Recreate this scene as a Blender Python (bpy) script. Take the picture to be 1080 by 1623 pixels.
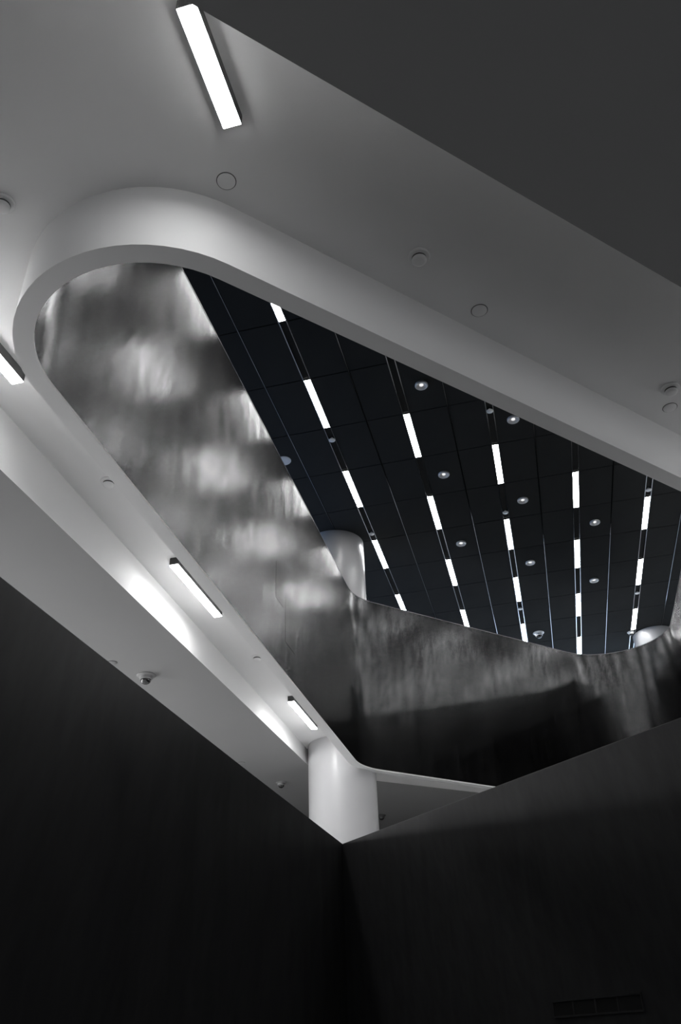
import bpy, bmesh, math, random
from mathutils import Vector, Matrix
random.seed(4)
S = bpy.context.scene
COL = S.collection
for o in list(bpy.data.objects):
    bpy.data.objects.remove(o)

# ------------------------------------------------------------------ camera
EYE = 1.6
cam_d = bpy.data.cameras.new('camera')
cam = bpy.data.objects.new('camera', cam_d)
COL.objects.link(cam)
cam_d.sensor_fit = 'VERTICAL'
cam_d.sensor_height = 36.0
cam_d.lens = 36.0 * 1300.117 / 1623.0
cam_d.clip_start = 0.05
cam.matrix_world = Matrix(((0.96901292, 0.16151834, 0.18688441, 0.0),
                           (0.24492704, -0.53023942, -0.81170001, 0.0),
                           (-0.03201096, 0.83232084, -0.55336906, EYE),
                           (0, 0, 0, 1)))
S.camera = cam

# ------------------------------------------------------------------ world, exposure
w = bpy.data.worlds.new('world')
S.world = w
w.use_nodes = True
w.node_tree.nodes['Background'].inputs[0].default_value = (0.80, 0.88, 1.0, 1)
w.node_tree.nodes['Background'].inputs[1].default_value = 0.3
S.view_settings.view_transform = 'Standard'
S.view_settings.look = 'None'
S.view_settings.gamma = 1.0
S.view_settings.use_curve_mapping = False
S.view_settings.exposure = 0.0
LAMP = 45.0         # big surface lamps round the opening
STRIP = 30.0        # strips in the black ceiling
FRONT_DAY, WEST_DAY, MEZ_FILL, EAST_FILL, LOBBY_FILL = 320, 270, 390, 230, 75
DOWN = 0.9         # small downlights

# ------------------------------------------------------------------ heights (floor of the well = 0)
HC = EYE + 8.5      # black ceiling
HS = EYE + 4.46     # raised white soffit
HB = EYE + 3.92     # bottom of the rim
HT = EYE + 7.04     # top of the metal parapet
HW = EYE + 2.45     # top of the dark walls of the well
MEZ = HW - 1.15     # floor of the middle storey
UF = EYE + 5.3      # upper floor
def low_z(x, y):    # the low soffit rises slightly
    return EYE + 3.84 + 0.026 * y

# ------------------------------------------------------------------ materials
def mat(name, col, rough=0.6, metal=0.0, spec=0.5, emit=None, estr=0.0, noise=0.0, nscale=3.0, bump=0.0, bscale=40, stretch=(1, 1, 1), aniso=0.0):
    m = bpy.data.materials.new(name)
    m.use_nodes = True
    nt = m.node_tree
    b = nt.nodes['Principled BSDF']
    b.inputs['Base Color'].default_value = (*col, 1)
    b.inputs['Roughness'].default_value = rough
    b.inputs['Metallic'].default_value = metal
    b.inputs['Specular IOR Level'].default_value = spec
    b.inputs['Anisotropic'].default_value = aniso
    if emit:
        b.inputs['Emission Color'].default_value = (*emit, 1)
        b.inputs['Emission Strength'].default_value = estr
    if noise or bump:
        tc = nt.nodes.new('ShaderNodeTexCoord')
        mp = nt.nodes.new('ShaderNodeMapping')
        mp.inputs['Scale'].default_value = stretch
        nt.links.new(tc.outputs['Object'], mp.inputs['Vector'])
    if noise:
        n = nt.nodes.new('ShaderNodeTexNoise')
        n.inputs['Scale'].default_value = nscale
        n.inputs['Detail'].default_value = 5
        nt.links.new(mp.outputs[0], n.inputs['Vector'])
        mx = nt.nodes.new('ShaderNodeMix'); mx.data_type = 'RGBA'
        mx.inputs[6].default_value = (*[c * (1 - noise) for c in col], 1)
        mx.inputs[7].default_value = (*[min(1, c * (1 + noise)) for c in col], 1)
        nt.links.new(n.outputs['Fac'], mx.inputs[0])
        nt.links.new(mx.outputs[2], b.inputs['Base Color'])
    if bump:
        n2 = nt.nodes.new('ShaderNodeTexNoise')
        n2.inputs['Scale'].default_value = bscale
        n2.inputs['Detail'].default_value = 3
        nt.links.new(mp.outputs[0], n2.inputs['Vector'])
        bp = nt.nodes.new('ShaderNodeBump')
        bp.inputs['Strength'].default_value = bump
        bp.inputs['Distance'].default_value = 0.01
        nt.links.new(n2.outputs['Fac'], bp.inputs['Height'])
        nt.links.new(bp.outputs[0], b.inputs['Normal'])
    return m

def brushed_metal(name, col, r0, r1, wave=0.5, streak=0.4, aniso=0.0, brush=0.0):
    """dark sheet metal: streaky, gently dented, with an uneven polish"""
    m = bpy.data.materials.new(name)
    m.use_nodes = True
    nt = m.node_tree; N = nt.nodes.new; Lk = nt.links.new
    b = nt.nodes['Principled BSDF']
    b.inputs['Metallic'].default_value = 1.0
    b.inputs['Anisotropic'].default_value = aniso
    tc = N('ShaderNodeTexCoord')
    mp = N('ShaderNodeMapping'); mp.inputs['Scale'].default_value = (9, 9, 0.5)
    Lk(tc.outputs['Object'], mp.inputs['Vector'])
    n = N('ShaderNodeTexNoise'); n.inputs['Scale'].default_value = 1.0; n.inputs['Detail'].default_value = 7
    Lk(mp.outputs[0], n.inputs['Vector'])
    mp2 = N('ShaderNodeMapping'); mp2.inputs['Scale'].default_value = (2.2, 2.2, 0.9)
    mp2.inputs['Rotation'].default_value = (0.5, 0, 0)
    Lk(tc.outputs['Object'], mp2.inputs['Vector'])
    n2 = N('ShaderNodeTexNoise'); n2.inputs['Scale'].default_value = 1.3; n2.inputs['Detail'].default_value = 4
    Lk(mp2.outputs[0], n2.inputs['Vector'])
    mx = N('ShaderNodeMix'); mx.data_type = 'RGBA'
    mx.inputs[6].default_value = (*[c * (1 - streak) for c in col], 1)
    mx.inputs[7].default_value = (*[min(1, c * (1 + streak)) for c in col], 1)
    # finer wiping marks, leaning over
    mp4 = N('ShaderNodeMapping'); mp4.inputs['Scale'].default_value = (11, 11, 0.9)
    mp5 = N('ShaderNodeMapping'); mp5.inputs['Rotation'].default_value = (0.5, 0.0, 0)
    n4 = N('ShaderNodeTexNoise'); n4.inputs['Scale'].default_value = 1.0; n4.inputs['Detail'].default_value = 4
    Lk(tc.outputs['Object'], mp5.inputs['Vector']); Lk(mp5.outputs[0], mp4.inputs['Vector']); Lk(mp4.outputs[0], n4.inputs['Vector'])
    av = N('ShaderNodeMath'); av.operation = 'ADD'; Lk(n.outputs['Fac'], av.inputs[0]); Lk(n4.outputs['Fac'], av.inputs[1])
    ms = N('ShaderNodeMapRange'); ms.inputs['From Min'].default_value = 0.72; ms.inputs['From Max'].default_value = 1.28
    Lk(av.outputs[0], ms.inputs['Value'])
    Lk(ms.outputs[0], mx.inputs[0])
    Lk(mx.outputs[2], b.inputs['Base Color'])
    mr = N('ShaderNodeMapRange')
    mr.inputs['From Min'].default_value = 0.3; mr.inputs['From Max'].default_value = 0.7
    mr.inputs['To Min'].default_value = r0; mr.inputs['To Max'].default_value = r1
    Lk(n2.outputs['Fac'], mr.inputs['Value'])
    Lk(mr.outputs[0], b.inputs['Roughness'])
    n3 = N('ShaderNodeTexNoise'); n3.inputs['Scale'].default_value = 0.9; n3.inputs['Detail'].default_value = 2
    mp3 = N('ShaderNodeMapping'); mp3.inputs['Scale'].default_value = (1.6, 1.6, 0.7); mp3.inputs['Rotation'].default_value = (0.6, 0, 0)
    Lk(tc.outputs['Object'], mp3.inputs['Vector']); Lk(mp3.outputs[0], n3.inputs['Vector'])
    bp = N('ShaderNodeBump'); bp.inputs['Strength'].default_value = wave; bp.inputs['Distance'].default_value = 0.05
    Lk(n3.outputs['Fac'], bp.inputs['Height'])
    bq = N('ShaderNodeBump'); bq.inputs['Strength'].default_value = brush; bq.inputs['Distance'].default_value = 0.012
    Lk(av.outputs[0], bq.inputs['Height']); Lk(bp.outputs[0], bq.inputs['Normal']); Lk(bq.outputs[0], b.inputs['Normal'])
    return m

M_WHITE = mat('white_plaster', (0.88, 0.88, 0.88), 0.75, spec=0.25, noise=0.03, nscale=1.2, bump=0.05, bscale=120)
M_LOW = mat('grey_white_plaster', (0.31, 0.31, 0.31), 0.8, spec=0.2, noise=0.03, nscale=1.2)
M_LOWD = mat('grey_plastic', (0.30, 0.30, 0.30), 0.5)
M_RIM = mat('white_rim_paint', (0.85, 0.85, 0.85), 0.6, spec=0.3, noise=0.02)
M_METAL = brushed_metal('brushed_dark_metal', (0.070, 0.070, 0.071), 0.205, 0.265, wave=0.22, streak=0.30, brush=0.14)
M_DARK_SHADE = brushed_metal('blackened_metal_left_shaded', (0.024, 0.024, 0.025), 0.3, 0.42, wave=0.1, streak=0.18)  # same metal as the right wall, shade put into the colour
M_DARK_SHADE.node_tree.nodes['Principled BSDF'].inputs['Metallic'].default_value = 0.0
M_DARK_SHADE.node_tree.nodes['Principled BSDF'].inputs['Specular IOR Level'].default_value = 0.15
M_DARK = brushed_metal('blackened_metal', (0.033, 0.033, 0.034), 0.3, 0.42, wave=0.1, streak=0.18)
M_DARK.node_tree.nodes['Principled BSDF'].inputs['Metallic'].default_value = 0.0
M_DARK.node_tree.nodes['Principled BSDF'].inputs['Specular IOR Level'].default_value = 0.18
M_DARKREFL = mat('dark_reflection_metal', (0.034, 0.034, 0.034), 0.24, 1.0)  # dark reflection put into the colour
M_CAP = mat('cap_strip', (0.16, 0.16, 0.17), 0.4, 0.8)
M_CAPD = mat('dark_cap_strip', (0.10, 0.10, 0.10), 0.5, 0.8)
M_PANEL = mat('black_ceiling_panel', (0.043, 0.044, 0.044), 0.85, spec=0.0, noise=0.15, nscale=2)
M_VOID = mat('black_gap', (0.003, 0.003, 0.003), 0.9)
M_JOINT = mat('joint_trim_metal', (0.30, 0.31, 0.33), 0.12, 1.0)
M_STRIPMET = mat('black_anodised_trim', (0.55, 0.57, 0.6), 0.14, 1.0)
M_COLUMN = mat('satin_column_paint', (0.57, 0.57, 0.58), 0.28, spec=0.6, noise=0.02, bump=0.03, bscale=2.5)
M_MEZ = mat('pale_floor', (0.85, 0.85, 0.85), 0.5, noise=0.08, nscale=0.7)
M_FLOOR = mat('grey_floor', (0.20, 0.20, 0.20), 0.5, noise=0.15, nscale=0.7)
M_UFLOOR = mat('upper_floor', (0.8, 0.8, 0.8), 0.4, noise=0.1)
M_OUT = mat('grey_outer_wall', (0.10, 0.10, 0.10), 0.8, noise=0.05)
M_BODY = mat('graphite_housing', (0.05, 0.05, 0.05), 0.45, 0.3)
M_LENS = mat('lamp_lens', (0.9, 0.9, 0.9), 0.5, emit=(1, 1, 1), estr=LAMP)
M_STRIP = mat('strip_lens', (0.9, 0.9, 0.9), 0.5, emit=(1, 1, 1), estr=STRIP)
M_DOWN = mat('downlight_lens', (0.9, 0.9, 0.9), 0.5, emit=(1, 1, 1), estr=DOWN)
M_PLASTIC = mat('white_plastic', (0.85, 0.85, 0.85), 0.4)
M_GREYP = mat('grey_slot', (0.08, 0.08, 0.08), 0.6)
M_CHROME = mat('chrome', (0.8, 0.8, 0.8), 0.15, 1.0)
M_REFL = mat('downlight_reflector', (0.85, 0.85, 0.85), 0.4)
M_DOME = mat('smoked_dome', (0.02, 0.02, 0.02), 0.06, spec=1.0)
M_GLASS = mat('window_frame_metal', (0.15, 0.15, 0.16), 0.4, 0.7)

# ------------------------------------------------------------------ helpers
def obj(name, bm, m, parent=None, smooth=False):
    me = bpy.data.meshes.new(name)
    bmesh.ops.recalc_face_normals(bm, faces=bm.faces)
    bm.to_mesh(me); bm.free()
    me.materials.append(m)
    if smooth:
        for p in me.polygons:
            p.use_smooth = True
        try:
            me.set_sharp_from_angle(angle=math.radians(40))
        except Exception:
            pass
    o = bpy.data.objects.new(name, me)
    COL.objects.link(o)
    if parent:
        o.parent = parent
    return o

def struct(o, label=None, cat=None):
    o['kind'] = 'structure'
    if label: o['label'] = label
    if cat: o['category'] = cat
    return o

def thing(name, label, cat, loc, rz=0.0, group=None):
    o = bpy.data.objects.new(name, None)
    COL.objects.link(o)
    o.empty_display_size = 0.1
    o.location = loc; o.rotation_euler = (0, 0, rz)
    o['label'] = label; o['category'] = cat
    if group: o['group'] = group
    return o

def copy_tree(root, loc, label, group=None):
    r = root.copy(); COL.objects.link(r)
    r.location = loc; r['label'] = label
    if group: r['group'] = group
    for ch in [c for c in root.children]:
        c = ch.copy(); COL.objects.link(c); c.parent = r
        for g in [k for k in ch.children]:
            d = g.copy(); COL.objects.link(d); d.parent = c
    return r

def add_box(bm, x0, x1, y0, y1, z0, z1):
    vs = [bm.verts.new((x, y, z)) for z in (z0, z1) for y in (y0, y1) for x in (x0, x1)]
    for f in ((0, 1, 3, 2), (4, 6, 7, 5), (0, 4, 5, 1), (2, 3, 7, 6), (0, 2, 6, 4), (1, 5, 7, 3)):
        bm.faces.new([vs[i] for i in f])
    return vs

def box(x0, x1, y0, y1, z0, z1, bev=0.0):
    bm = bmesh.new(); add_box(bm, x0, x1, y0, y1, z0, z1)
    if bev:
        bmesh.ops.bevel(bm, geom=bm.edges[:], offset=bev, segments=2, affect='EDGES')
    return bm

def lathe(profile, n=40):
    """profile: list of (r, z) from axis to axis or open"""
    bm = bmesh.new(); rings = []
    for r, z in profile:
        if r < 1e-6:
            rings.append([bm.verts.new((0, 0, z))])
        else:
            rings.append([bm.verts.new((r * math.cos(2 * math.pi * i / n), r * math.sin(2 * math.pi * i / n), z)) for i in range(n)])
    for a, b in zip(rings, rings[1:]):
        for i in range(n):
            j = (i + 1) % n
            if len(a) == 1 and len(b) == 1: continue
            if len(a) == 1: bm.faces.new((a[0], b[i], b[j]))
            elif len(b) == 1: bm.faces.new((a[i], a[j], b[0]))
            else: bm.faces.new((a[i], a[j], b[j], b[i]))
    return bm

def fillet(poly, radii, seg=24):
    """rounded closed outline; same corner count/order for every offset"""
    out = []; n = len(poly)
    for i in range(n):
        p = Vector(poly[i]); a = Vector(poly[i - 1]); b = Vector(poly[(i + 1) % n]); r = radii[i]
        u = (a - p).normalized(); v = (b - p).normalized()
        ang = u.angle(v)
        t = r / math.tan(ang / 2)
        c = p + (u + v).normalized() * (r / math.sin(ang / 2))
        s = p + u * t - c; e = p + v * t - c
        a0 = math.atan2(s.y, s.x); a1 = math.atan2(e.y, e.x)
        d = (a1 - a0 + math.pi) % (2 * math.pi) - math.pi
        for k in range(seg + 1):
            q = a0 + d * k / seg
            out.append((c.x + r * math.cos(q), c.y + r * math.sin(q)))
    return out

def line_x(p1, d1, p2, d2):
    det = d1[0] * -d2[1] + d2[0] * d1[1]
    rx, ry = p2[0] - p1[0], p2[1] - p1[1]
    t = (rx * -d2[1] + d2[0] * ry) / det
    return (p1[0] + d1[0] * t, p1[1] + d1[1] * t)

def void_outline(off):
    """plan of the opening, pushed outwards by off"""
    xl, xr = -2.846 - off, 2.99 + off
    a = math.radians(47.5); dn = (math.cos(a), math.sin(a))
    pn = (-1.132 + off * math.sin(a), 3.382 - off * math.cos(a))
    b = math.radians(45.3); df = (math.cos(b), math.sin(b))
    pf = (0.942 - off * math.sin(b), 16.989 + off * math.cos(b))
    NL = line_x((xl, 0), (0, 1), pn, dn); FL = line_x((xl, 0), (0, 1), pf, df)
    FR = line_x((xr, 0), (0, 1), pf, df); NR = line_x((xr, 0), (0, 1), pn, dn)
    return fillet([NL, FL, FR, NR], [0.83 + off, 1.0 + off, 1.2 + off, 0.9 + off])

def wall_loop(o_in, o_out, zs_in, zs_out):
    """closed wall of given thickness between two outlines"""
    bm = bmesh.new()
    n = len(o_in)
    a = [bm.verts.new((*p, zs_in[0])) for p in o_in]; b = [bm.verts.new((*p, zs_in[1])) for p in o_in]
    c = [bm.verts.new((*p, zs_out[0])) for p in o_out]; d = [bm.verts.new((*p, zs_out[1])) for p in o_out]
    for i in range(n):
        j = (i + 1) % n
        bm.faces.new((a[i], a[j], b[j], b[i])); bm.faces.new((c[i], c[j], d[j], d[i]))
        bm.faces.new((a[i], a[j], c[j], c[i])); bm.faces.new((b[i], b[j], d[j], d[i]))
    return bm

def plate_with_hole(outer, inner, zf, thick=0.0):
    bm = bmesh.new()
    es = []
    for L in (outer, inner):
        vs = [bm.verts.new((p[0], p[1], 0.0)) for p in L]
        for i in range(len(vs)):
            es.append(bm.edges.new((vs[i], vs[(i + 1) % len(vs)])))
    bmesh.ops.triangle_fill(bm, edges=es, use_beauty=True)
    for v in bm.verts:
        v.co.z = zf(v.co.x, v.co.y)
    if thick:
        r = bmesh.ops.extrude_face_region(bm, geom=bm.faces[:])
        for v in r['geom']:
            if isinstance(v, bmesh.types.BMVert):
                v.co.z += thick
    return bm

# ------------------------------------------------------------------ structure
X0, X1, Y0, Y1 = -9.5, 11.0, -7.0, 24.0
RECT = [(X0, Y0), (X1, Y0), (X1, Y1), (X0, Y1)]
IN0 = void_outline(0.0); OUT = void_outline(0.13); MID = void_outline(0.115)

# plan of the raised soffit trough around the opening
TR = [(-3.70, -1.255), (4.0, 6.695), (4.0, 22.1), (-3.88, 14.21)]
# main (raised) soffit with the opening in it
TRB = [(-3.9, -1.5), (4.2, 6.5), (4.2, 22.6), (-4.1, 14.4)]
struct(obj('ceiling', plate_with_hole(TRB, OUT, lambda x, y: HS, 0.25), M_WHITE))
# low soffit with reveal
def reveal():
    bm = bmesh.new(); n = len(TR)
    a = [bm.verts.new((*p, low_z(*p))) for p in TR]; b = [bm.verts.new((*p, HS + 0.02)) for p in TR]
    for i in range(n):
        j = (i + 1) % n
        bm.faces.new((a[i], a[j], b[j], b[i]))
    return bm
struct(obj('trim_2', reveal(), M_WHITE))
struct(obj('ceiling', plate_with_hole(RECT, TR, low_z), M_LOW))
# rim: L profile, flat underside and outer fascia
def rim():
    bm = bmesh.new(); prof = [(0.0, HB), (0.13, HB), (0.13, HS + 0.01), (0.118, HS + 0.01), (0.118, HB + 0.02), (0.0, HB + 0.02)]
    # small rounding at the outer arris
    rings = []
    for off, z in prof:
        rings.append([bm.verts.new((*p, z)) for p in void_outline(off)])
    m = len(rings); n = len(rings[0])
    for k in range(m):
        A = rings[k]; B = rings[(k + 1) % m]
        for i in range(n):
            j = (i + 1) % n
            bm.faces.new((A[i], A[j], B[j], B[i]))
    return bm
o = struct(obj('trim_1', rim(), M_RIM, smooth=True))
# metal parapet of the upper storey, lining the opening
wp = struct(obj('wall_upper', wall_loop(void_outline(0.003), void_outline(0.05), (HB + 0.021, HT), (HB + 0.021, HT)), M_METAL, smooth=True))
cap = obj('cap_rail', wall_loop(void_outline(0.0), void_outline(0.06), (HT, HT + 0.012), (HT, HT + 0.012)), M_CAP, wp)
# two thin dark plates standing in for dim reflections in the parapet
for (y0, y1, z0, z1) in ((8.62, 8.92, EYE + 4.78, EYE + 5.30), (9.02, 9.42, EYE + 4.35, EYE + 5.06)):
    obj('reflection_patch', box(-2.8495, -2.8465, y0, y1, z0, z1, 0.0005), M_DARKREFL, wp)

# floors
struct(obj('floor', box(X0, X1, Y0, Y1, -0.2, 0.0), M_FLOOR))
struct(obj('floor', plate_with_hole(RECT, void_outline(0.06), lambda x, y: UF, 0.05), M_UFLOOR))
# middle storey floor: L shape behind the two dark walls
CN = (-2.833, 11.636)
WT = 0.12
def wall_run(p, q, z0, z1, t, side):
    """solid wall from p to q, thickness t to the given side"""
    d = Vector((q[0] - p[0], q[1] - p[1])).normalized(); nrm = Vector((-d.y, d.x)) * t * side
    bm = bmesh.new()
    pts = [p, q, (q[0] + nrm.x, q[1] + nrm.y), (p[0] + nrm.x, p[1] + nrm.y)]
    lo = [bm.verts.new((*a, z0)) for a in pts]; hi = [bm.verts.new((*a, z1)) for a in pts]
    bm.faces.new(lo); bm.faces.new(hi)
    for i in range(4):
        j = (i + 1) % 4
        bm.faces.new((lo[i], lo[j], hi[j], hi[i]))
    return bm
LN = (-3.058, -5.0)                       # near end of the left wall
LM = (-2.948, 3.683)
RN = (6.6, 2.745)                         # near end of the right wall
# left wall: two plan segments joined in one mesh
def left_wall():
    bm = bmesh.new()
    fr = [LN, LM, (-2.896, 8.065), CN]
    bk = [(x - WT, y) for x, y in fr[:-1]] + [(CN[0] - WT, CN[1] + 0.05)]
    cols = []
    for (a, b) in zip(fr, bk):
        cols.append([bm.verts.new((*a, 0)), bm.verts.new((*a, HW)), bm.verts.new((*b, HW)), bm.verts.new((*b, 0))])
    for A, B in zip(cols, cols[1:]):
        for k in range(4):
            m = (k + 1) % 4
            bm.faces.new((A[k], A[m], B[m], B[k]))
    bm.faces.new(cols[0]); bm.faces.new(cols[-1][::-1])
    return bm
wl = struct(obj('wall_left', left_wall(), M_DARK_SHADE))
# the right wall has a slot cut for the grille
dR = Vector((RN[0] - CN[0], RN[1] - CN[1])); LR = dR.length; dR.normalize()
nR = Vector((-dR.y, dR.x))
if nR.x < 0: nR = -nR                     # pointing away from the well (north-east)
wr_e = wall_run(CN, RN, 0, HW, WT, 1 if Vector((-dR.y, dR.x)).dot(nR) > 0 else -1)
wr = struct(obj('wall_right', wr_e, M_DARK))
# thin cap lines on the two walls
obj('cap_rail', wall_run(CN, RN, HW, HW + 0.004, WT, 1 if Vector((-dR.y, dR.x)).dot(nR) > 0 else -1), M_CAPD, wr)
def left_cap():
    bm = bmesh.new()
    fr = [LN, LM, (-2.896, 8.065), CN]
    cols = [[bm.verts.new((x, y, HW)), bm.verts.new((x, y, HW + .004)), bm.verts.new((x - WT, y, HW + .004)), bm.verts.new((x - WT, y, HW))] for x, y in fr]
    for A, B in zip(cols, cols[1:]):
        for k in range(4):
            m = (k + 1) % 4
            bm.faces.new((A[k], A[m], B[m], B[k]))
    return bm
obj('cap_rail', left_cap(), M_CAPD, wl)
def mezz():
    bm = bmesh.new()
    e = 0.13
    pts = [(X0, 1.0), (LM[0] - e - .07, 1.0), (LM[0] - e, LM[1]), (CN[0] - e, CN[1] + 0.31),
           (RN[0] + nR.x * e, RN[1] + nR.y * e), (X1, RN[1]), (X1, Y1), (X0, Y1)]
    vs = [bm.verts.new((*p, MEZ)) for p in pts]
    f = bm.faces.new(vs)
    bmesh.ops.triangulate(bm, faces=[f])
    r = bmesh.ops.extrude_face_region(bm, geom=bm.faces[:])
    for v in r['geom']:
        if isinstance(v, bmesh.types.BMVert): v.co.z -= 0.3
    return bm
struct(obj('floor', mezz(), M_MEZ))
# outer walls
TOPZ = HC + 0.4
bmb = bmesh.new()                          # glazed opening added behind the camera to bring in fill
BX0, BX1, BZ0, BZ1 = -2.0, 10.0, 0.1, 4.2
for b in ((X0 - .2, X1 + .2, 0, BZ0), (X0 - .2, X1 + .2, BZ1, TOPZ), (X0 - .2, BX0, BZ0, BZ1), (BX1, X1 + .2, BZ0, BZ1)):
    add_box(bmb, b[0], b[1], Y0 - .2, Y0, b[2], b[3])
struct(obj('wall_back', bmb, M_OUT))
bmw = bmesh.new()
WY0, WY1 = 9.0, 19.0                       # upper window of the west wall
VY0, VY1, VZ0, VZ1 = 3.5, 12.0, MEZ + 0.3, MEZ + 2.4   # middle storey opening of the west wall, added for unseen fill light
for b in ((Y0, Y1, 0, VZ0), (Y0, VY0, VZ0, VZ1), (VY1, Y1, VZ0, VZ1), (Y0, Y1, VZ1, UF + .1), (Y0, WY0, UF + .1, HC - .25), (WY1, Y1, UF + .1, HC - .25), (Y0, Y1, HC - .25, TOPZ)):
    add_box(bmw, X0 - .2, X0, b[0], b[1], b[2], b[3])
struct(obj('wall_west', bmw, M_OUT))
bme = bmesh.new()
EY0, EY1 = 3.5, 12.5                       # added east wall opening on the middle storey, for fill from out of view
for b in ((Y0, Y1, 0, VZ0), (Y0, EY0, VZ0, VZ1), (EY1, Y1, VZ0, VZ1), (Y0, Y1, VZ1, TOPZ)):
    add_box(bme, X1, X1 + .2, b[0], b[1], b[2], b[3])
struct(obj('wall_east', bme, M_OUT))
# front wall with a long window on the upper storey
WX0, WX1, WZ0, WZ1 = -1.2, 9.5, UF + 0.1, HC - 0.25
bmw = bmesh.new()
for b in ((X0 - .2, X1 + .2, 0, WZ0), (X0 - .2, X1 + .2, WZ1, TOPZ), (X0 - .2, WX0, WZ0, WZ1), (WX1, X1 + .2, WZ0, WZ1)):
    add_box(bmw, b[0], b[1], Y1, Y1 + .2, b[2], b[3])
struct(obj('wall_front', bmw, M_OUT))
def window(name, a, b, z0, z1, axis, at, n, energy, col):
    win = bpy.data.objects.new(name, None); COL.objects.link(win); struct(win)
    def bx(u0, u1, d0, d1, za, zb):
        bm = bmesh.new()
        if axis == 'y' and at > 0: add_box(bm, u0, u1, at + d0, at + d1, za, zb)
        elif axis == 'y': add_box(bm, u0, u1, at - d1, at - d0, za, zb)
        elif at < 0: add_box(bm, at - d1, at - d0, u0, u1, za, zb)
        else: add_box(bm, at + d0, at + d1, u0, u1, za, zb)
        return bm
    for i in range(n + 1):
        u = a + (b - a) * i / n
        obj('mullion', bx(u - .03, u + .03, .05, .11, z0, z1), M_GLASS, win)
    obj('sill', bx(a, b, .04, .12, z0, z0 + .05), M_GLASS, win)
    obj('head', bx(a, b, .04, .12, z1 - .05, z1), M_GLASS, win)
    ld = bpy.data.lights.new('daylight_or_fill', 'AREA'); ld.shape = 'RECTANGLE'; ld.size = b - a; ld.size_y = z1 - z0
    ld.energy = energy; ld.color = col
    lo = bpy.data.objects.new('daylight_or_fill', ld); COL.objects.link(lo)
    m = (a + b) / 2, (z0 + z1) / 2
    if axis == 'y':
        sg = 1 if at > 0 else -1
        lo.location = (m[0], at + .35 * sg, m[1]); lo.rotation_euler = (math.radians(-90 * sg), 0, 0)
    else:
        sg = 1 if at > 0 else -1
        lo.location = (at + .35 * sg, m[0], m[1]); lo.rotation_euler = (math.radians(90), 0, math.radians(90 * sg))
window('window_1', WX0, WX1, WZ0, WZ1, 'y', Y1, 6, FRONT_DAY, (0.62, 0.78, 1.0))
window('window_2', WY0, WY1, UF + .1, HC - .25, 'x', X0, 6, WEST_DAY, (0.36, 0.58, 1.0))
window('fill_window_3', VY0, VY1, VZ0, VZ1, 'x', X0, 9, MEZ_FILL, (1.0, 1.0, 1.0))  # added, unseen: fills the left soffits and rim from below
window('fill_window_4', BX0, BX1, BZ0, BZ1, 'y', Y0, 8, LOBBY_FILL, (1.0, 1.0, 1.0))  # added behind the view to lift the undersides

window('fill_window_5', EY0, EY1, VZ0, VZ1, 'x', X1, 6, EAST_FILL, (1.0, 1.0, 1.0))  # added out of view to brighten the right side
# ------------------------------------------------------------------ black panel ceiling
cl = bpy.data.objects.new('ceiling', None); COL.objects.link(cl); struct(cl)
obj('backing', box(X0, X1, Y0, Y1, HC + 0.06, HC + 0.3), M_VOID, cl)
PY = 1.2; YJ = 8.83; ROWX = [-2.475, -1.175, 0.125, 1.435, 2.735]; SW = 0.095  # strip width
xs_j = [-4.43, -3.13, -1.825, -0.51, 0.785, 2.085, 3.40, 4.70]
rows_all = [-3.78] + ROWX + [4.05]
spans = []
for i, rx in enumerate(rows_all):
    spans.append((xs_j[i] + 0.011, rx - SW / 2 - 0.016)); spans.append((rx + SW / 2 + 0.016, xs_j[i + 1] - 0.011))
k0, k1 = -4, 12
pm = {}
for (xa, xb) in spans:
    wdt = round(xb - xa, 3)
    for k in range(k0, k1):
        y = YJ + PY * k
        if wdt not in pm:
            p = obj('ceiling_panel', box(-wdt / 2, wdt / 2, 0.006, PY - 0.006, 0, 0.03, 0.003), M_PANEL, cl)
            pm[wdt] = p
        else:
            p = pm[wdt].copy(); COL.objects.link(p)
        p.location = ((xa + xb) / 2, y, HC); p.parent = cl
# ceiling outside the visible panel field
ya, yb = YJ + PY * k0, YJ + PY * k1
for b in ((X0, -4.44, Y0, Y1), (4.71, X1, Y0, Y1), (-4.44, 4.71, Y0, ya), (-4.44, 4.71, yb, Y1)):
    obj('plain_border', box(*b, HC, HC + .05), M_PANEL, cl)
# metal trims: one in each middle joint, two beside every slot
for x in xs_j:
    obj('joint_trim', box(x - .005, x + .005, ya, yb, HC - .004, HC + .04), M_JOINT, cl)
for rx in rows_all:
    for s in (-1, 1):
        c = rx + s * (SW / 2 + 0.008)
        obj('slot_trim', box(c - .007, c + .007, ya, yb, HC - .004, HC + .05), M_STRIPMET, cl)
    obj('slot_bed', box(rx - SW / 2, rx + SW / 2, ya, yb, HC + .035, HC + .055), M_PANEL, cl)

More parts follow.
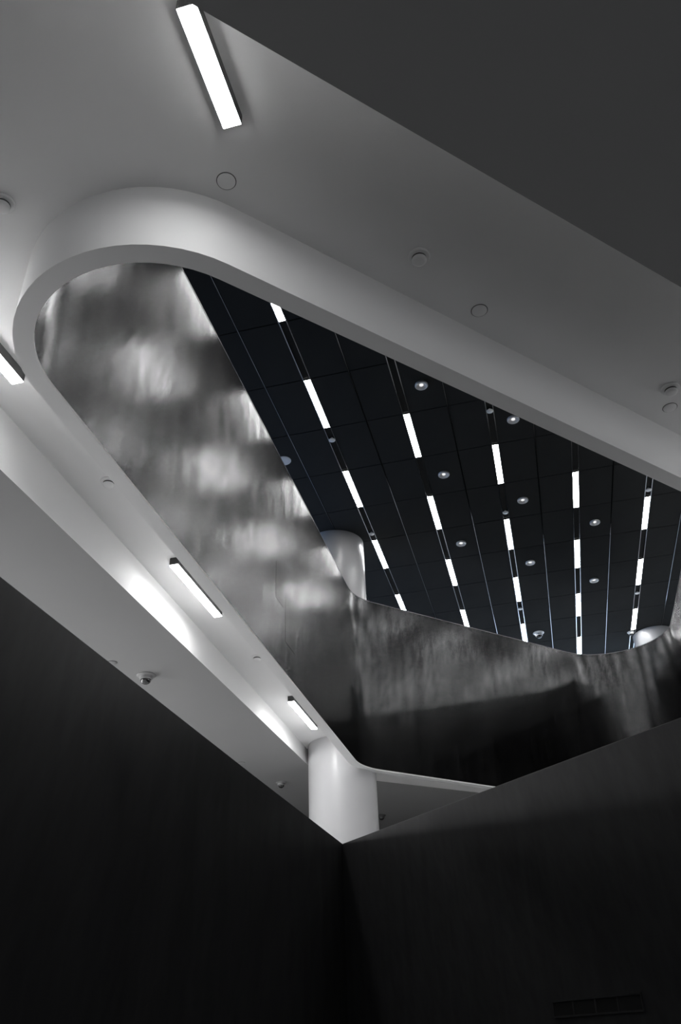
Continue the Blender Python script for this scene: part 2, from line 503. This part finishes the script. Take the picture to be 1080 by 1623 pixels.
ORD = ['nearest', 'second', 'third', 'fourth', 'fifth', 'sixth', 'seventh', 'eighth']
ROWN = ['leftmost row', 'second row from the left', 'middle row', 'fourth row from the left', 'rightmost row']
strip0 = None
seg = [[-2, 0, 2, 4, 6], [1, 3, 5, 7], [2, 4, 6, 8], [3, 5, 7, 9], [4, 6, 8, 10]]
hid = [[-4], [-3, -1.12], [-2, 0], [-3, -1, 1], [0, 2]]
def strip(x, k, label):
    global strip0
    loc = (x, YJ + PY * k, HC)
    if strip0 is None:
        t = thing('strip_light', label, 'ceiling light', loc, 0, 'strip lights in the black ceiling')
        obj('end_cap', box(-SW / 2, SW / 2, 0.004, 0.018, -0.002, 0.03), M_BODY, t)
        obj('end_cap', box(-SW / 2, SW / 2, PY - .018, PY - .004, -0.002, 0.03), M_BODY, t)
        obj('lens', box(-SW / 2 + .001, SW / 2 - .001, .018, PY - .018, 0.002, 0.03), M_STRIP, t)
        strip0 = t
    else:
        copy_tree(strip0, loc, label)
for r in range(5):
    for i, k in enumerate(seg[r]):
        nm = ORD[i] if i else 'first visible'
        strip(ROWX[r], k, f'white strip light, {nm} from the rim in the {ROWN[r]}')
for r in range(5):
    for i, k in enumerate(hid[r]):
        strip(ROWX[r], k, f'strip light hidden above the near rim, {ORD[i]} in the {ROWN[r]}')

FARW = ['just', 'farther', 'farthest']
for x, k in ((4.05, 2), (4.05, 4), (4.05, 6), (5.35, 1), (5.35, 3), (5.35, 5), (6.65, 2), (6.65, 4), (6.65, 6)):
    c = copy_tree(strip0, (x, YJ + PY * k, HC - (0.035 if x > 5 else 0)), f'strip light outside the frame, {ORD[k - 1]} bay of the row lying {FARW[round((x - 4.05) / 1.3)]} beyond the right edge')
# downlights
dl0 = None
DLS = [(-0.83, 9.43, 'round downlight topmost in the black ceiling, left of the middle light row'),
       (-0.83, 11.83, 'round downlight between second and middle light rows, second down from the rim'),
       (-0.83, 14.26, 'round downlight between second and middle light rows, lowest of the three'),
       (0.47, 10.65, 'round downlight half cut off by the white rim, upper right'),
       (0.47, 13.06, 'round downlight right of the middle light row, nearest below the one cut by the rim'),
       (0.47, 15.47, 'round downlight right of the middle light row, above the dome camera'),
       (1.78, 14.25, 'round downlight between fourth and rightmost light rows, upper of the two'),
       (1.78, 16.68, 'round downlight between fourth and rightmost light rows, lower of the two')]
for x, y, lab in DLS:
    if dl0 is None:
        t = thing('downlight', lab, 'downlight', (x, y, HC), 0, 'downlights in the black ceiling')
        obj('bezel', lathe([(0.098, 0.0), (0.100, -0.022), (0.094, -0.030), (0.080, -0.030)]), M_PLASTIC, t, True)
        obj('reflector', lathe([(0.080, -0.030), (0.062, -0.014), (0.044, -0.004), (0.0, -0.003)]), M_REFL, t, True)
        obj('lens', lathe([(0, -0.008), (0.030, -0.008), (0.030, -0.004)], 16), M_DOWN, t)
        dl0 = t
    else:
        copy_tree(dl0, (x, y, HC), lab)
# sprinkler discs sitting in the light slots
sp0 = None
SPS = [(-2.475, 10.33, 'small round white sprinkler cover in the leftmost light row, upper one'),
       (-2.475, 13.38, 'small round white sprinkler cover in the leftmost light row, lower one'),
       (0.125, 10.33, 'small round white sprinkler cover just below the white rim, top of the middle row'),
       (0.125, 13.38, 'small round white sprinkler cover in the middle light row, second down'),
       (0.125, 17.58, 'small round white sprinkler cover in the middle light row, lowest one'),
       (2.735, 13.39, 'small round white sprinkler cover in the rightmost light row, upper one'),
       (2.735, 17.6, 'small round white sprinkler cover in the rightmost light row, lower one')]
for x, y, lab in SPS:
    if sp0 is None:
        t = thing('sprinkler_cover', lab, 'sprinkler', (x, y, HC), 0, 'sprinkler covers in the light slots')
        obj('disc', lathe([(0, -0.022), (0.050, -0.022), (0.055, -0.018), (0.055, -0.012), (0, -0.012)], 32), M_PLASTIC, t, True)
        obj('stem', lathe([(0.018, -0.012), (0.018, 0.03), (0, 0.03)], 16), M_PLASTIC, t)
        sp0 = t
    else:
        copy_tree(sp0, (x, y, HC), lab)

# speaker disc beside the left parapet
t = thing('ceiling_speaker', 'round pale ceiling speaker half hidden by the metal parapet edge', 'speaker', (-3.41, 10.65, HC))
obj('bezel', lathe([(0.0, 0.0), (0.125, 0.0), (0.125, -0.006), (0.118, -0.012), (0.10, -0.010), (0.0, -0.010)]), M_PLASTIC, t, True)
obj('grille', lathe([(0.0, -0.014), (0.03, -0.013), (0.032, -0.0105), (0.07, -0.0105), (0.075, -0.014), (0.09, -0.012), (0.095, -0.0102)]), M_REFL, t, True)

def dome_camera(name, label, loc, r=0.075, drop=0.05, base=M_PLASTIC, group=None):
    t = thing(name, label, 'camera', loc, 0, group)
    obj('base', lathe([(0, 0), (r * 1.55, 0), (r * 1.6, -0.008), (r * 1.45, -0.018), (r * 1.12, -0.022), (r * 1.05, -drop), (r * .95, -drop - .006), (0, -drop - .006)]), base, t, True)
    obj('dome', lathe([(r * .88, -drop - .004)] + [(r * .88 * math.cos(a), -drop - .006 - r * .8 * math.sin(a)) for a in [math.pi / 2 * i / 10 for i in range(1, 10)]] + [(0, -drop - .006 - r * .8)]), M_DOME, t, True)
    return t
dome_camera('dome_camera', 'white dome camera hanging from black ceiling beside the middle light row', (0.469, 19.07, HC), 0.085, 0.07)
dome_camera('dome_camera', 'small white dome at the left edge of the blue lit column', (2.68, 19.75, HC), 0.055, 0.05)

# ------------------------------------------------------------------ columns
def column(name, label, x, y, r, z0, z1):
    t = thing(name, label, 'column', (x, y, z0))
    h = z1 - z0
    obj('shaft', lathe([(0, 0.002), (r, 0.002), (r, h - 0.012), (r - .012, h - 0.006), (r - .012, h), (0, h)], 96), M_COLUMN, t, True)
    return t
column('column', 'thick pale round column rising behind the dark corner through the rim to the black ceiling', -3.27, 13.58, 0.57, MEZ, HC)
column('column', 'bluish daylit round column top at the far right under the black ceiling', 3.24, 20.05, 0.50, UF + .05, HC)

# ------------------------------------------------------------------ surface lamps on the raised soffit
def surface_lamp(label, x0, x1, y0, y1, group, lip=0.006):
    t = thing('surface_light', label, 'ceiling light', ((x0 + x1) / 2, (y0 + y1) / 2, HS), 0, group)
    hx, hy = (x1 - x0) / 2, (y1 - y0) / 2
    obj('housing', box(-hx, hx, -hy, hy, -0.088, 0, 0.002), M_BODY, t)
    obj('lens', box(-hx + .003, hx - .003, -hy + .003, hy - .003, -0.088 - lip, -0.088), M_LENS, t)
    return t
G = 'surface mounted box lights on the white soffit'
surface_lamp('short bright box light at the top of the picture, nearest the camera', -1.155, -1.045, 1.785, 2.445, G, 0.003)
surface_lamp('bright box light cut off by the left picture edge beside the rounded rim', -3.455, -3.355, 2.69, 3.965, G)
surface_lamp('long bright box light in the white trough left of the metal parapet, middle one', -3.455, -3.355, 6.87, 8.15, G)
surface_lamp('bright box light in the white trough just above the pale column', -3.455, -3.355, 11.07, 12.35, G)

surface_lamp('added unseen fill light in the trough beyond the right picture edge', 3.5, 3.6, 6.7, 7.9, G)  # lamp added out of view, fill for the right rim and soffit
# ------------------------------------------------------------------ detectors and covers on the white soffits
det0 = None
def detector(x, y, z, label, r=0.06):
    global det0
    if det0 is None:
        t = thing('smoke_detector', label, 'smoke detector', (x, y, z), 0, 'smoke detectors on the white soffit')
        obj('base', lathe([(0, 0), (0.074, 0), (0.076, -0.006), (0.070, -0.016), (0.052, -0.02), (0, -0.02)]), M_RIM, t, True)
        obj('slot', lathe([(0.049, -0.018), (0.049, -0.036), (0, -0.036)]), M_GREYP, t)
        obj('cap', lathe([(0, -0.056), (0.030, -0.056), (0.044, -0.051), (0.050, -0.042), (0.050, -0.034), (0, -0.034)]), M_RIM, t, True)
        det0 = t
    else:
        copy_tree(det0, (x, y, z), label)
detector(-0.243, 3.69, HS, 'round smoke detector on the grey soffit above the middle of the white rim')
detector(-2.66, 2.59, HS, 'round smoke detector cut off by the left picture edge, upper left')
detector(1.52, 5.56, HS, 'round smoke detector near the right picture edge above a flat disc')
detector(-3.416, 5.43, HS, 'smoke detector on the trough soffit left of the metal parapet, upper one')
detector(-3.417, 9.58, HS, 'smoke detector on the trough soffit between two long box lights, lower one')
cov0 = None
def cover(x, y, z, label, slope=0.0):
    global cov0
    if cov0 is None:
        t = thing('cover_disc', label, 'cover plate', (x, y, z), 0, 'flat round cover discs on the white soffit')
        obj('disc', lathe([(0, -0.008), (0.052, -0.008), (0.056, -0.005), (0.056, -0.002), (0, -0.002)]), M_RIM, t, True)
        obj('shadow_gap', lathe([(0, 0.0), (0.061, 0.0), (0.061, -0.0015), (0, -0.0015)]), M_GREYP, t)
        cov0 = t
    else:
        n = copy_tree(cov0, (x, y, z), label); n.rotation_euler = (slope, 0, 0)
cover(-1.281, 2.813, HS, 'flat round cover disc on the soffit below the short top box light')
cover(0.100, 4.285, HS, 'flat round cover disc on the soffit right of the middle detector')
cover(1.538, 5.812, HS, 'flat round cover disc just below the right hand detector')
SL = math.atan(0.026)
def on_low(x, y, ratio=1.0):
    """point on the low soffit along the plan direction measured at 4.07 m above eye"""
    s = 3.84 / (4.07 - 0.026 * y)
    return x * s, y * s
for (x, y, lab) in ((-4.832, 8.354, 'flat cover disc at the edge of the dark left wall, beside a dome camera'), (-4.749, 12.693, 'small flat cover disc on the low soffit near the lower dome camera')):
    a, b = on_low(x, y)
    t = thing('cover_disc', lab, 'cover plate', (a, b, low_z(a, b) - .001), 0, 'flat round cover discs on the low grey soffit'); t.rotation_euler = (SL, 0, 0)
    obj('disc', lathe([(0, -0.008), (0.052, -0.008), (0.056, -0.005), (0.056, 0)]), M_LOWD, t, True)
    obj('shadow_gap', lathe([(0, 0.0005), (0.061, 0.0005), (0.061, -0.001), (0, -0.001)]), M_GREYP, t)
a, b = on_low(-4.616, 8.842)
t = dome_camera('dome_camera', 'dome camera with wide base on the low grey soffit, left', (a, b, low_z(a, b)), 0.075, 0.055, M_LOWD); t.rotation_euler = (SL, 0, 0)
a, b = on_low(-4.487, 14.013)
t = dome_camera('dome_camera', 'small dome camera on the low soffit just left of the pale column', (a, b, low_z(a, b)), 0.06, 0.05, M_LOWD); t.rotation_euler = (SL, 0, 0)
a, b = on_low(-3.303, 17.0)
t = dome_camera('dome_camera', 'tiny dome camera right of the pale column above the dark wall', (a, b, low_z(a, b)), 0.06, 0.05, M_GREYP); t.rotation_euler = (SL, 0, 0)

# ------------------------------------------------------------------ faint grille low on the right wall
def wall_pt(s, z, d=0.0):
    return (CN[0] + dR.x * s - nR.x * d, CN[1] + dR.y * s - nR.y * d, z)
gr = thing('wall_grille', 'dark slot grille with dividers low on the dark right wall', 'grille', wall_pt(4.08, EYE + 0.31, 0.0), math.atan2(dR.y, dR.x))
L2 = 0.53
for b in ((-L2, L2, 0.055, 0.07), (-L2, L2, -0.07, -0.055), (-L2, -L2 + .012, -0.055, 0.055), (L2 - .012, L2, -0.055, 0.055)):
    obj('frame', box(b[0], b[1], -0.018, 0.0, b[2], b[3]), M_DARK, gr)
obj('backing', box(-L2 + .012, L2 - .012, -0.004, 0.0, -0.055, 0.055), M_VOID, gr)
for x in (-0.27, 0.0, 0.26):
    obj('divider', box(x - .008, x + .008, -0.016, -0.004, -0.055, 0.055), M_DARK, gr)
